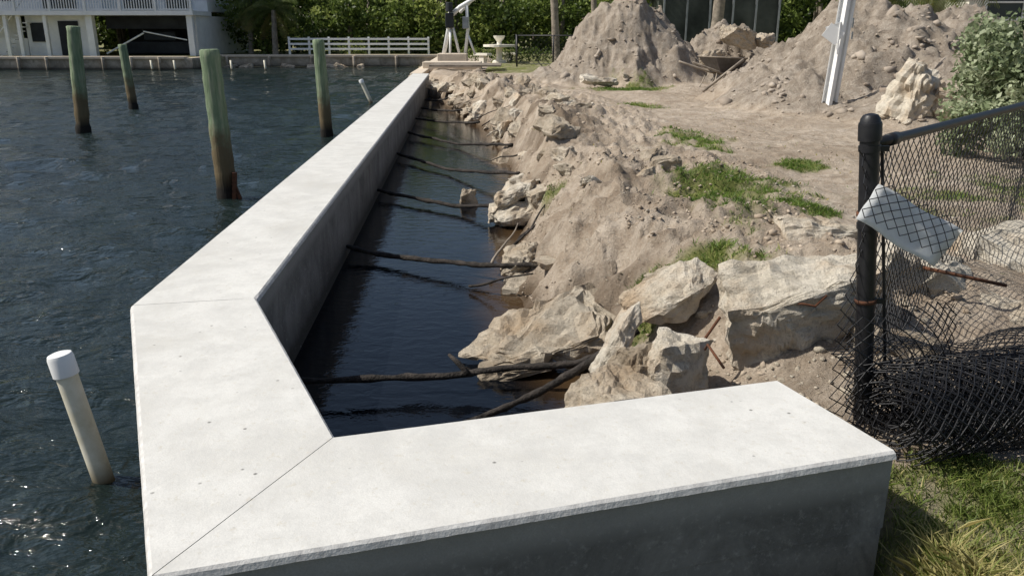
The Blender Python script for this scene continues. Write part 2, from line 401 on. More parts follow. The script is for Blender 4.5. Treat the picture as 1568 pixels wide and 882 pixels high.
wallpart(Ai,Ao,Fi,Fo); wallpart(Ci,Co,Ai,Ao); wallpart(Ci,Co,Ei.lerp(Ci,.002),Eo.lerp(Co,.002))
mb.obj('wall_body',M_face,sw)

# ------------------------------------------------------------------ piles, pipes
def pile(b,t,r,seed):
    random.seed(seed); m=MB(); b=Vector(b); t=Vector(t); d=(t-b)
    pts=[b-d.normalized()*1.0]+[b+d*(i/22) for i in range(23)]; rr=[r*1.05]+[r*(1.05-.12*i/22)*(1+.03*math.sin(i*1.7+seed)) for i in range(23)]
    rr[1]*=1.04; rr[2]*=1.06; rr[3]*=.93; rr[4]*=.95
    pts.append(t+d.normalized()*.015); rr.append(r*.75)
    m.tube(pts,rr,18,jit=.06)
    return m.obj('mooring_pile',M_pile,smooth=True)
pile((-9.21,17.75,0),(-9.09,17.75,2.16),.14,1); pile((-10.72,23.6,0),(-10.8,23.6,1.72),.12,2)
p3=pile((-3.66,10.39,0),(-3.70,10.39,1.84),.125,3); pile((-3.80,16.94,0),(-3.85,16.94,1.90),.12,4)
m=MB(); m.box((-3.53,10.30,.17),(.05,.10,.38),0,(0,.1,.2)); m.box((-3.50,10.30,.1),(.04,.06,.25),0,(0,-.3,.1)); m.obj('rusted_bracket',M_rust,parent=p3)
def pvc(b,t,r,cap):
    e=empty('pvc_pipe'); b=Vector(b);t=Vector(t); d=(t-b).normalized()
    m=MB(); m.tube([b-d*.8,b,b.lerp(t,.5),t],r,24); m.obj('pipe',M_pvc,e,True).modifiers.new('es','EDGE_SPLIT')
    if cap:
        m=MB(); m.tube([t-d*.075,t-d*.072,t+d*.012,t+d*.028,t+d*.034],[r*1.14,r*1.19,r*1.19,r*1.08,r*.7],28); o=m.obj('cap',M_white,e,True)
        o.modifiers.new('es','EDGE_SPLIT')
pvc((-1.93,3.42,0),(-2.035,3.42,.64),.047,True); pvc((-4.28,25.4,0),(-4.56,25.4,.66),.06,True)

def rod(pts,r,seed,fork=None):
    random.seed(seed); m=MB(); P=[]
    pts=[Vector(p) for p in pts]; n=16
    for i in range(n*(len(pts)-1)+1):
        k=min(i//n,len(pts)-2); t=(i-k*n)/n; p=pts[k].lerp(pts[k+1],t)
        q=noise.noise_vector(p*2.2+Vector((seed,0,0)))*.025; P.append(p+q+Vector((0,0,-.03*math.sin(math.pi*i/(n*(len(pts)-1))))))
    m.tube(P,[r*(1+.5*noise.noise(p*11)) for p in P],7,jit=.35)
    if fork:
        a=Vector(fork[0]); b=Vector(fork[1]); m.tube([a,a.lerp(b,.5)+Vector((0,0,.01)),b],[r*.9,r*.8,r*.5],6,jit=.3)
    m.obj('tieback_rod',M_tar,smooth=True)
rod([(-1.40,4.36,.10),(-.25,4.46,.15),(.42,4.50,.22),(.75,4.6,.34)],.021,1,((-.26,4.44,.13),(-.38,4.57,.20)))
rod([(-1.15,3.42,.02),(-.45,3.78,.08),(.1,4.05,.20),(.66,4.34,.38)],.021,2)
rod([(-1.57,7.55,.10),(-.7,7.05,.12),(.3,6.48,.2)],.022,3)
rod([(-1.73,10.5,.10),(-.7,9.6,.10),(.35,8.80,.26)],.024,4)
rod([(-1.93,13.85,.10),(-1,12.4,.10),(.1,10.85,.25)],.024,5)
rod([(-2.10,16.8,.10),(-1,15.3,.10),(0,13.8,.25)],.024,6)
rod([(-2.26,19.6,.10),(-.7,17.4,.25)],.024,7); rod([(-2.44,22.4,.10),(-1.2,20.1,.25)],.024,8); rod([(-2.6,25.0,.12),(-1.8,23.2,.3)],.024,9)
random.seed(5)
for a,b in [((-.05,7.3,.06),(.45,8.6,.42)),((-.35,6.45,.05),(.15,6.2,.25)),((-.6,17.0,.2),(.1,18.6,.65)),((-.9,18.4,.2),(.0,17.4,.6)),((-1.4,21.5,.25),(-.5,20.5,.7)),((-.2,6.9,.1),(.05,7.6,.3)),((.1,12.4,.3),(-.5,13.1,.05)),((-1.0,19.3,.3),(.2,19.0,.7)),((-.5,16.2,.1),(.3,15.8,.6)),((.0,7.5,.12),(.75,8.0,.6))]:
    m=MB(); a=Vector(a);b=Vector(b); P=[a.lerp(b,i/7)+noise.noise_vector(a.lerp(b,i/7)*3)*.05 for i in range(8)]
    m.tube(P,[.014*(1-.08*i) for i in range(8)],5,jit=.3); m.obj('dead_branch',random.choice([M_bark,M_tar]),smooth=True)

# ------------------------------------------------------------------ rocks
def rock(name,c,size,rot,seed,mat,rough=.07,cuts=5):
    r=random.Random(seed); bm=bmesh.new()
    for i in range(16):
        p=Vector((r.uniform(-1,1),r.uniform(-1,1),r.uniform(-1,1))); mx=max(abs(p.x),abs(p.y),abs(p.z)); p/=mx
        p=p.lerp(p.normalized(),.15)*r.uniform(.9,1.05)
        bm.verts.new((p.x*size[0]/2,p.y*size[1]/2,p.z*size[2]/2))
    res=bmesh.ops.convex_hull(bm,input=bm.verts)
    bmesh.ops.delete(bm,geom=list(set(g for g in res['geom_interior'] if isinstance(g,bmesh.types.BMVert))),context='VERTS')
    bmesh.ops.triangulate(bm,faces=bm.faces)
    bmesh.ops.subdivide_edges(bm,edges=bm.edges,cuts=cuts,use_grid_fill=True)
    bm.normal_update(); ms=sum(size)/3; o=Vector((seed*3.1,seed*1.7,0))
    for v in bm.verts:
        q=noise.fractal(v.co*(2.6/ms)+o,.9,2.0,4)+.7*noise.fractal(v.co*(9/ms)+o,.9,2.0,3)
        v.co+=v.normal*q*rough*ms
    bm.transform(Matrix.Translation(c)@Euler([R(a) for a in rot]).to_matrix().to_4x4())
    bmesh.ops.recalc_face_normals(bm,faces=bm.faces)
    me=bpy.data.meshes.new(name); bm.to_mesh(me); bm.free(); me.materials.append(mat)
    ob=bpy.data.objects.new(name,me); COL.objects.link(ob); return ob
RK='limestone_boulder'; CS='broken_concrete_slab'
rock(CS,(.17,5.00,.16),(1.12,.66,.17),(12,-11,12),3,M_rock,.09,9)
rock(RK,(.02,4.74,.03),(.50,.22,.12),(0,-5,5),4,M_rock3,.08)
rock(CS,(.57,4.24,.38),(.13,.46,.46),(20,22,-12),5,M_rock2,.06,7)
rock(RK,(.95,4.62,.56),(.60,.34,.20),(18,-24,14),6,M_rock2,.05,8)
rock(RK,(.47,3.66,.25),(.56,.44,.36),(10,-20,25),17,M_rock,.07,9)
rock(RK,(.86,3.84,.36),(.42,.46,.50),(20,25,-20),8,M_rock2,.07,9)
rock(RK,(.66,3.98,.34),(.34,.44,.34),(-10,10,30),9,M_rock3,.09,7)
rock(RK,(1.53,4.20,.56),(.98,.52,.74),(14,-12,8),10,M_rock2,.055,12)
rock(RK,(2.05,5.30,.72),(.70,.48,.30),(5,10,-10),11,M_rock2,.07,8)
rock(RK,(2.45,4.60,.62),(1.0,.58,.58),(0,5,15),12,M_rock2,.07,9)
rock(RK,(3.15,4.9,.60),(.75,.6,.62),(0,-9,-15),13,M_rock2,.07,8)
rock(RK,(2.75,4.15,.48),(.65,.5,.46),(0,9,-35),49,M_rock,.08,8)
rock(RK,(1.98,3.95,.46),(.5,.4,.34),(5,9,-15),14,M_rock3,.08)
rock(CS,(.08,9.45,.22),(.70,1.5,.26),(-8,-22,-12),61,M_rock2,.06,9)
rock(CS,(.10,8.95,.12),(.75,.6,.34),(0,-16,12),62,M_rock2,.07,8)
rock(RK,(.38,8.8,.32),(.45,.5,.36),(0,-20,30),16,M_rock,.08,7)
rock(RK,(-.53,10,.05),(.24,.2,.24),(20,10,5),18,M_rock3,.1)
rock(RK,(.14,6.85,.18),(.40,.6,.22),(0,-12,-20),19,M_rock,.1,7)
rock(RK,(6.30,13.0,1.10),(1.1,.8,.95),(0,14,20),20,M_rock2,.1,9)
rock(RK,(6.85,12.8,.92),(.8,.7,.7),(0,4,60),21,M_rock,.1,7)
rock(CS,(6.2,23.4,1.95),(1.1,.7,.45),(10,12,20),22,M_rock3,.1,7); rock(CS,(6.9,23.5,1.85),(.7,.6,.4),(-10,-12,50),23,M_rock3,.09)
rock(CS,(5.4,23.0,1.4),(.7,.6,.3),(-10,-12,50),24,M_rock3,.09)
rock(CS,(2.3,21.8,.84),(1.1,.5,.2),(0,5,10),25,M_rock2,.1); rock(CS,(3.2,22.3,.90),(.6,.5,.2),(5,0,40),26,M_rock,.1)
random.seed(12)
for i in range(12):
    a=i/11; rock(RK,(-2.55+1.6*a+random.uniform(-.2,.3),27.2-4.5*a+random.uniform(-.4,.4),.38+random.uniform(0,.12)),(random.uniform(.4,.9),random.uniform(.3,.6),random.uniform(.2,.45)),(random.uniform(-20,20),random.uniform(-20,20),random.uniform(0,90)),30+i,random.choice([M_rock,M_rock2,M_rock3]),.1,3)
random.seed(33); cnt=0
while cnt<64:
    y=4.6+19*random.random()**1.3; s=random.choice([random.uniform(-.12,.25),random.uniform(.1,1.5)]); x=float(np.interp(y,YB,XB))+s
    if y<5.6 and x<.8: continue
    q=random.uniform(.10,.32)*(1+y*.025); z=gz(x,y)
    if z<-.12: continue
    rock(RK,(x,y,z+q*.05),(q*random.uniform(.9,1.6),q*random.uniform(.7,1.1),q*random.uniform(.5,.9)),(random.uniform(-20,20),random.uniform(-25,10),random.uniform(0,180)),100+cnt,random.choice([M_rock,M_rock2,M_rock3,M_rock3]),.09,4); cnt+=1
ico=bmesh.new(); bmesh.ops.create_icosphere(ico,subdivisions=1,radius=1); IV=np.array([v.co[:] for v in ico.verts]); IF=np.array([[v.index for v in f.verts] for f in ico.faces]); ico.free()
def scatter_stones(name,pts,sizes,mat,rg,flat=.7):
    n=len(pts); V=IV[None]*rg.uniform(.5,1.35,(n,len(IV),1))*np.array([1,1,flat])*rg.uniform(.6,1.4,(n,1,3))
    a=rg.uniform(0,6.28,n); c,s=np.cos(a),np.sin(a)
    x=V[:,:,0]*c[:,None]-V[:,:,1]*s[:,None]; y=V[:,:,0]*s[:,None]+V[:,:,1]*c[:,None]
    V=np.stack([x,y,V[:,:,2]],2)*sizes[:,None,None]+pts[:,None,:]
    F=IF[None]+(np.arange(n)*len(IV))[:,None,None]
    npmesh(name,V.reshape(-1,3),F.reshape(-1,3),mat)
def ptsin(n,x0,x1,y0,y1,rg,cond):
    x=rg.uniform(x0,x1,n); y=rg.uniform(y0,y1,n); z,s,md=terrain(x,y); k=cond(x,y,z,s,md)&(z>.02)&~((x<1.35)&(y<3.15)&(x>-1))
    return np.stack([x,y,z],1)[k]
M_clod=simple('clod_soil',(.46,.385,.30),(.28,.22,.16),2.5,.95,.6)
M_mclod=simple('mound_soil',(.44,.38,.31),(.23,.185,.145),1.2,.95,.8,.02)
rg=np.random.default_rng(11)
P=np.concatenate([ptsin(7000,-.3,2.6,3.0,9,rg,lambda x,y,z,s,md:(vn(x*2,y*2,9)>.45)&(s<2.8)),
                  ptsin(4500,-1,3.5,8,22,rg,lambda x,y,z,s,md:(s<1.8)&(vn(x*1.3,y*1.3,19)>.45)),ptsin(900,0,8,8,26,rg,lambda x,y,z,s,md:md<.1)])
scatter_stones('soil_clods',P,rg.lognormal(-5.0,.55,len(P)).clip(.003,.024)*(1+P[:,1]*.04),M_clod,rg)
P=ptsin(6500,1,14,11,27,rg,lambda x,y,z,s,md:(md>.2)&(vn(x*1.1,y*1.1,29)>.42))
scatter_stones('mound_clods',P,rg.lognormal(-3.65,.65,len(P)).clip(.01,.15),M_mclod,rg)
P=np.concatenate([ptsin(1000,0.2,3.6,3.1,8,rg,lambda x,y,z,s,md:(vn(x*1.5,y*1.5,4)>.4)),ptsin(600,-.5,8,6,22,rg,lambda x,y,z,s,md:vn(x,y,5)>.5)])
scatter_stones('shell_fragments',P,rg.lognormal(-4.9,.4,len(P)).clip(.004,.018)*(1+P[:,1]*.04),M_rock2,rg,.5)
P=ptsin(180,.6,2.2,3.3,4.6,rg,lambda x,y,z,s,md:z>.2)
scatter_stones('rock_rubble',P,rg.uniform(.010,.035,len(P)),M_rock,rg,.7)
def bar(pts,r=.007):
    m=MB(); m.tube(pts,r,6); m.obj('rebar',M_rust,smooth=True)
bar([(1.40,3.92,.74),(1.45,3.86,.76),(1.52,3.88,.74),(1.58,3.90,.79)],.006); bar([(.98,3.9,.48),(.94,3.66,.62),(1.0,3.56,.54)],.007); bar([(.95,3.9,.5),(1.08,4.0,.64)],.008); bar([(2.2,4.2,.85),(2.6,4.1,.78)],.010)

# ------------------------------------------------------------------ leaves
def leaf_quads(P,size,rg,aspect=.5,up=.4,shade=None):
    n=len(P); d=rg.normal(size=(n,3)); d/=np.linalg.norm(d,axis=1)[:,None]
    nn=rg.normal(size=(n,3)); nn[:,2]+=up*2; w=np.cross(d,nn); w/=np.linalg.norm(w,axis=1)[:,None]
    s=size*rg.uniform(.6,1.3,n)[:,None]
    V=np.stack([P-d*s*.5,P+w*s*aspect*.5,P+d*s*.5,P-w*s*aspect*.5],1)
    F=np.arange(n*4).reshape(n,4); sh=rg.random(n)*.6 if shade is None else np.clip(shade+rg.normal(0,.15,n),0,1)
    A=np.zeros((n,4,4)); A[:,:,0]=sh[:,None]; A[:,:,3]=1
    return V.reshape(-1,3),F,A.reshape(-1,4)
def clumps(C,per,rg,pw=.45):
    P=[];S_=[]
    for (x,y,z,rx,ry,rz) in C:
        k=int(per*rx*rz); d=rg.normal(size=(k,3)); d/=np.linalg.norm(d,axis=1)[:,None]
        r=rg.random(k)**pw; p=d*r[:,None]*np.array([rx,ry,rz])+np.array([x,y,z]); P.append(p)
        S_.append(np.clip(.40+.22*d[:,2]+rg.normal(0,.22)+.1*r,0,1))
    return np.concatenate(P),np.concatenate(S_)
rg=np.random.default_rng(21)
C=[]
for i in range(330):
    x=rg.uniform(-42,18); y=rg.uniform(57,66); z=.7+rg.uniform(0,9)
    r=rg.uniform(.8,1.9); C.append((x,y,z,r*1.2,r,r*.8))
for i in range(130):
    x=rg.uniform(-19.5,14); y=rg.uniform(55.5,58); z=.9+rg.uniform(0,3.2)
    r=rg.uniform(.5,1.2); C.append((x,y,z,r*1.2,r,r*.85))
P,Sh=clumps(C,165,rg)
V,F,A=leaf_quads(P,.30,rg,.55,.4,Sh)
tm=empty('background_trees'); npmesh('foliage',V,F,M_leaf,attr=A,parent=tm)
C=[]
for i in range(150):
    x=rg.uniform(6,45); y=rg.uniform(44,52); z=.7+rg.uniform(0,8); r=rg.uniform(.9,1.9); C.append((x,y,z,r*1.2,r,r*.8))
P,Sh=clumps(C,120,rg); V,F,A=leaf_quads(P,.32,rg,.55,.4,Sh); npmesh('foliage_right',V,F,M_leaf,attr=A,parent=tm)
m=MB()
for i in range(46):
    x=rg.uniform(-42,40); y=rg.uniform(57,60) if x<8 else rg.uniform(46,49); h=rg.uniform(4,8); l=rg.normal(0,.5)
    m.tube([(x,y,.4),(x+l*.4,y,.4+h*.5),(x+l,y,.4+h)],[.2,.14,.07],6)
m.obj('trunks',M_bark,tm,True)
C=[(x+rg.uniform(-1,1),rg.uniform(72,78),rg.uniform(1,10),3.4,2.5,2.6) for x in np.linspace(-60,50,60) for k in range(3)]
P,Sh=clumps(C,34,rg); V,F,A=leaf_quads(P,.8,rg,.6,.4,Sh*.5); npmesh('foliage_deep',V,F,M_leaf,attr=A,parent=tm)

bush=empty('buttonwood_bush'); C=[]
for i in range(300):
    a=rg.uniform(0,6.28); u=rg.uniform(0,1)**.5; x=6.55+1.55*u*math.cos(a); y=9.35+1.15*u*math.sin(a); zt=2.50-.34*u**3
    zz=zt-.15-abs(rg.normal(0,.50)) if i%2 else rg.uniform(.75,zt-.2); C.append((x,y,max(zz,.72),.21,.21,.19))
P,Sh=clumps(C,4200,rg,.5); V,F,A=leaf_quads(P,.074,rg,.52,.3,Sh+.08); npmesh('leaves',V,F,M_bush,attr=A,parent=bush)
m=MB()
for i in range(34):
    a=rg.uniform(0,6.28); u=rg.uniform(.2,1); m.tube([(6.55+.4*u*math.cos(a),9.35+.3*u*math.sin(a),.5),(6.55+.9*u*math.cos(a),9.35+.7*u*math.sin(a),1.2),(6.55+1.2*u*math.cos(a),9.35+.85*u*math.sin(a),2.1)],[.022,.015,.006],5)
m.obj('stems',M_bark,bush,True)

def blades(x,y,h,rg,lean=.5,w=.004):
    z,_,_=terrain(x,y); n=len(x); a=rg.uniform(0,6.28,n); hh=h*rg.uniform(.4,1.3,n); l=hh*lean*rg.uniform(.2,1.6,n); b=rg.uniform(0,6.28,n)
    B=np.stack([x,y,z-.004],1); W=np.stack([np.cos(a),np.sin(a),0*a],1)*w; D=np.stack([np.cos(b)*l,np.sin(b)*l,hh],1)
    M_=B+D*np.array([.4,.4,.6]); V=np.stack([B-W,B+W,M_+W*.8,B+D,M_-W*.8],1); F=np.arange(n*5).reshape(n,5)
    A=np.zeros((n,5,4)); A[:,:,0]=np.clip(rg.normal(.52,.24,n)+1.3*fbm(x*2.4,y*2.4,3,81),0,1)[:,None]; A[:,:,3]=1
    return V.reshape(-1,3),F,A.reshape(-1,4)
def grass(name,mat,reg):
    GV=[];GF=[];GA=[];o=0
    for (x,y,h,k) in reg:
        g=gmask(x,y); kp=rg.random(len(x))<g**1.5; kp&=~((x<1.3)&(y<3.1)); x,y=x[kp],y[kp]
        if len(x)==0: continue
        V,F,A=blades(x,y,h,rg,**k); GV.append(V);GF.append(F+o);GA.append(A);o+=len(V)
    npmesh(name,np.concatenate(GV),np.concatenate(GF),mat,attr=np.concatenate(GA))
grass('lawn_grass',M_grass,[(rg.uniform(1.30,3.4,48000),rg.uniform(1.5,3.5,48000),.042,dict(lean=1.0,w=.0024))])
reg=[]
for (a,b,rx,ry) in GRASS:
    n=int(min(32000,rx*ry*4*(8000 if b<9 else 3000)))
    reg.append((rg.uniform(a-1.5*rx,a+1.5*rx,n),rg.uniform(b-1.5*ry,b+1.5*ry,n),.036 if b<12 else .05,dict(lean=1.1,w=.003 if b<9 else .006)))
grass('grass_patches',M_grass2,reg)
n=900; x=rg.normal(1.47,.06,n); y=rg.normal(2.30,.10,n); V,F,A=blades(x,y,.08,rg,1.2,.003); A[:,0]=np.clip(A[:,0]+.45,0,1); npmesh('dry_grass_tuft',V,F,M_grass,attr=A)
n=300; x=rg.uniform(.3,4,n); y=rg.uniform(4.2,16,n); z,_,_=terrain(x,y); k=z>.4
V,F,A=leaf_quads(np.stack([x,y,z+.008],1)[k],.04,rg,.4,3); A[:,0]=np.clip(A[:,0]+.5,0,1); npmesh('fallen_leaves',V,F,M_frond,attr=A)

# ------------------------------------------------------------------ chain link
def chain(S_,na,nb,p,r):
    segs=[]
    for i in range(na):
        pts=[Vector(S_((i+((j+i)%2))*p,j*p)) for j in range(nb+1)]
        for j in range(nb): segs.append((pts[j],pts[j+1]))
    A_=np.array([s[0][:] for s in segs]); B_=np.array([s[1][:] for s in segs]); d=B_-A_; d/=np.linalg.norm(d,axis=1)[:,None]+1e-9
    ref=np.where(np.abs(d[:,2:3])<.9,np.array([[0,0,1.]]),np.array([[1.,0,0]])); u=np.cross(d,ref); u/=np.linalg.norm(u,axis=1)[:,None]; w=np.cross(u,d)
    vs=[]
    for Q in (A_,B_):
        for t in range(4):
            a=t*math.pi/2; vs.append(Q+(u*math.cos(a)+w*math.sin(a))*r)
    V=np.stack(vs,1); n=len(segs); F=np.array([(t,(t+1)%4,4+(t+1)%4,4+t) for t in range(4)]); F=F[None]+(np.arange(n)*8)[:,None,None]
    return V.reshape(-1,3),F.reshape(-1,4)
fence=empty('chain_link_fence')
m=MB(); pb=Vector((1.61,3.34,.1)); ptp=Vector((1.445,3.34,1.70)); d=(ptp-pb).normalized()
m.tube([pb,pb.lerp(ptp,.5),ptp],.039,20)
m.tube([ptp-d*.07,ptp-d*.068,ptp-d*.005,ptp+d*.004],[.041,.046,.046,.044],20)
m.tube([ptp,ptp+d*.02,ptp+d*.034,ptp+d*.040],[.042,.038,.028,.008],20)
for h in (1.28,1.60,.95,.62):
    q=pb+d*((h-.1)/d.z); m.tube([q-d*.012,q+d*.012],.0435,16); m.box((q.x+.055,q.y-.01,q.z),(.04,.012,.022))
m.tube([ptp+Vector((.07,.02,-.10)),pb+Vector((.075,.02,.35))],.007,6)
m.obj('terminal_post',M_black,fence,True).modifiers.new('es','EDGE_SPLIT')
rp=[Vector((1.50,3.40,1.615)),Vector((1.68,3.60,1.61)),Vector((3.2,5.2,1.62)),Vector((5.2,7.3,1.66))]
m=MB(); m.tube(rp,.021,14); m.tube([rp[1]-(rp[2]-rp[1]).normalized()*.10,rp[1]],.028,14); m.tube([Vector((5.2,7.3,.4)),Vector((5.2,7.3,1.75))],.03,12)
m.obj('top_rail',M_black,fence,True)
m=MB()
for h in (.95,1.33):
    q=pb+d*((h-.1)/d.z); m.tube([q-d*.009,q+d*.009],.045,16)
m.obj('rusty_band',M_rust,fence,True)
dirf=Vector((1.52,1.60,0)).normalized()
def SF(a,b):
    t=b/1.25
    base=Vector((1.39,3.33,0))+dirf*a
    lean=.17*t if a<.4 else .17*t*math.exp(-(a-.4)*3)
    k=min(1,.25+b*1.2)
    wob=noise.noise_vector(Vector((a*1.6,b*1.9,3)))*.045*(.2+t)*k+noise.noise_vector(Vector((a*9,b*9,1)))*.007
    z=1.60-b*.98
    if a<.35: base+=Vector((0.03*math.sin(b*5)-.05*(t**2)*2*math.exp(-a*8),-.05-.02*math.sin(b*7),0))*(1-a/.35)
    return base+Vector((lean*.6,0,z))+wob
V,F=chain(SF,96,36,.034,.0025); npmesh('fence_mesh',V,F,M_black,parent=fence)
def SL(a,b):
    q=noise.noise_vector(Vector((a*3.5,b*3,57)))*.06
    return Vector((1.40+a*.85+.10*b,3.21+a*.22-.04*b,.92-b*.9))+q
V,F=chain(SL,18,16,.034,.0027); npmesh('crumpled_mesh',V,F,M_black,parent=fence)
c0,c1,c2,c3=[Vector(p) for p in [(1.479,3.27,1.466),(1.34,3.12,1.357),(1.743,3.25,1.123),(1.937,3.42,1.235)]]
SU=(c3-c0); SV=(c1-c0); NN=SU.normalized().cross(SV.normalized()).normalized()
if NN.y>0: NN=-NN
SUn=SU.normalized(); SVn=SV.normalized()
def SO(a,b):
    p=c0+SUn*(a-.01)+SVn*(b-.02)
    return p+NN*.016+noise.noise_vector(Vector((a*6,b*6,91)))*.006
V,F=chain(SO,15,7,.034,.0020); npmesh('folded_mesh',V,F,M_black,parent=fence)
m=MB(); N=10; v=[];f=[]
for i in range(N+1):
    for j in range(N+1):
        a=c0.lerp(c1,i/N); b=c3.lerp(c2,i/N); p=a.lerp(b,j/N)+Vector((0,.010*math.sin(j/N*3.1)+.004*math.sin(i*1.1),.006*math.sin(j*.9))); v.append(p)
for i in range(N):
    for j in range(N): k=i*(N+1)+j; f.append((k,k+1,k+N+2,k+N+1))
m.add(v,f); o_=m.obj('plastic_sheet_sign',M_plate,None,True); sd=o_.modifiers.new('s','SOLIDIFY'); sd.thickness=.002

roll=empty('chain_link_roll')
ax0=Vector((1.60,3.12,.53)); axd=Vector((.97,.24,.02)).normalized()
e1=Vector((0,0,1)); e2=axd.cross(e1).normalized()
nn=[];ff=[];oo=0
for li,(rad,na,off,am) in enumerate([(.22,41,.02,.022),(.20,38,.06,.024),(.18,34,.0,.03),(.155,30,.04,.035),(.13,24,.03,.035),(.10,18,.05,.03),(.06,11,.04,.02)]):
    def SR(a,b,rad=rad,off=off,am=am,li=li):
        th=a/rad*.98+li*1.3; q=noise.noise_vector(Vector((math.cos(th)*1.3+li,math.sin(th)*1.3,b*2.5+li*7)))*am+noise.noise_vector(Vector((th*4,b*9,12+li)))*.008
        return ax0+axd*(b-off)+e1*(math.cos(th)*rad*.9-.012)+e2*math.sin(th)*rad*1.15+q
    V,F=chain(SR,na,50,.034,.0032); nn.append(V); ff.append(F+oo); oo+=len(V)
def SR4(a,b):
    q=noise.noise_vector(Vector((a*2.5,b*3,37)))*.04
    return Vector((1.55+b*.9,3.42+a*.7+b*.2,.62-.10*a+.03*math.sin(b*6)))+q
V,F=chain(SR4,14,42,.034,.0030); nn.append(V); ff.append(F+oo)
npmesh('rolled_mesh',np.concatenate(nn),np.concatenate(ff),M_black,parent=roll)

# ------------------------------------------------------------------ vinyl sheet pile
sp=empty('vinyl_sheet_pile'); prof=[(-.22,.0),(-.20,.03),(-.14,.03),(-.09,-.11),(.0,-.11),(.05,.03),(.11,.03),(.13,-.02),(.20,-.02),(.22,.03)]
m=MB(); v=[]; n=len(prof)
for z,lx in ((0.45,0),(3.5,.20)):
    for (a,b) in prof: v.append((5.42+a*.66+lx,14.3+b+.15*a,z))
f=[(i,i+1,n+i+1,n+i) for i in range(n-1)]; m.add(v,f); o_=m.obj('sheet',M_white,sp); sd=o_.modifiers.new('s','SOLIDIFY'); sd.thickness=.012
m=MB(); m.box((5.40,14.12,1.95),(.02,.05,.5)); m.box((5.31,14.13,2.02),(.28,.012,.24),0,(0,R(35),R(-10))); m.box((5.33,14.14,2.10),(.26,.012,.16),0,(R(10),R(-20),R(-14)))
m.obj('paper_flap',M_white,sp)
m=MB(); m.box((5.63,14.17,2.2),(.02,.02,.16)); m.box((5.64,14.17,2.0),(.02,.02,.12)); m.obj('label',M_grey,sp)

# ------------------------------------------------------------------ wheelbarrow
wb=empty('wheelbarrow'); m=MB()
T=[(-.35,-.30,.62),(.45,-.34,.66),(.45,.34,.66),(-.35,.30,.62)]; B=[(-.18,-.18,.32),(.22,-.2,.34),(.22,.2,.34),(-.18,.18,.32)]
m.add(T+B,[(0,1,5,4),(1,2,6,5),(2,3,7,6),(3,0,4,7),(4,5,6,7)]); tr=m.obj('tray',M_barrow,wb); sd=tr.modifiers.new('s','SOLIDIFY'); sd.thickness=.012
m=MB(); loop=[Vector(p) for p in T+[T[0]]]; m.tube(loop,.016,6)
for s in (-1,1):
    m.tube([(.95,.27*s,.56),(.2,.2*s,.33),(-.62,.05*s,.20)],.022,8); m.tube([(.3,.2*s,.33),(.42,.25*s,.02),(.18,.22*s,.02),(.05,.2*s,.32)],.015,6); m.tube([(-.62,.05*s,.20),(-.34,.12*s,.45)],.012,6)
m.obj('frame_and_handles',M_wood,wb,True)
m=MB(); ring=[(-.62+.16*math.cos(a),0,.2+.16*math.sin(a)) for a in np.linspace(0,2*math.pi,21)]; m.tube(ring,.04,8); m.tube([(-.62,-.07,.2),(-.62,.07,.2)],.02,8); m.tube([(-.62,-.02,.2),(-.62,.02,.2)],.13,12); m.obj('wheel',M_black,wb,True)
wb.location=(4.75,18.9,gz(4.75,18.9)+.03); wb.rotation_euler=(0,0,R(200)); wb.scale=(1.05,1.05,1.05)
m=MB(); m.tube([(4.1,18.0,gz(4.1,18.0)+.05),(5.0,18.3,gz(5.0,18.3)+.28)],.03,6); m.obj('wooden_pole',M_wood,smooth=True)

# ------------------------------------------------------------------ far shore
fs=empty('far_seawall'); m=MB()
m.bb(-80,-18.6,48.2,48.6,-1,.62); m.bb(-80,-18.6,48.05,48.75,.62,.74)
m.bb(-18.6,-18.2,48.2,52.6,-1,.66)
m.bb(-18.2,-4.5,52.2,52.6,-1,.62); m.bb(-18.2,-4.4,52.05,52.75,.62,.74)
for x in np.arange(-60,-19,1.6): m.tube([(x,48.02,-.5),(x,48.02,.72)],.09,8)
for x in np.arange(-17.5,-5,2.6): m.tube([(x,52.02,-.5),(x,52.02,.66)],.09,8)
m.obj('wall_and_cap',M_old,fs)
m=MB()
for x in (-19.0,-20.3,-30.6,-31.9,-15.8,-13.9): m.tube([(x,47.7,-.3),(x-.05,47.7,.55)],.06,8)
m.obj('outfall_pipes',M_pvc,fs,True)
for i in range(12):
    x=random.uniform(-17.8,-4.8); rock(RK,(x,51.9,.02),(random.uniform(.5,1.0),.3,random.uniform(.2,.5)),(0,random.uniform(-10,10),0),300+i,random.choice([M_rock,M_rock3]),.1,2)
os_=empty('old_seawall'); m=MB()
m.prism([(-3.55,29.3),(-3.1,29.3),(-4.0,52.2),(-4.5,52.2)],-1,.70); m.prism([(-3.6,29.2),(-1.2,29.4),(-1.3,30.1),(-3.6,30.1)],-1,.62)
m.bb(-3.5,-1.2,33.0,34.0,.4,.95); m.obj('wall',M_old,os_,bevel=.03)
m=MB()
for i in range(5): m.bb(-3.0,-.4,30.6+i*.45,30.95+i*.45,.86,.92)
m.obj('planks',M_wood,os_)

wf=empty('white_rail_fence'); m=MB()
for i,x in enumerate(np.arange(-14.0,-5.0,1.25)):
    m.bb(x-.06,x+.06,53.5,53.62,.6,1.78)
for z in (1.05,1.35,1.65): m.bb(-14.0,-5.2,53.44,53.49,z-.06,z+.06)
m.obj('posts_and_rails',M_white,wf)

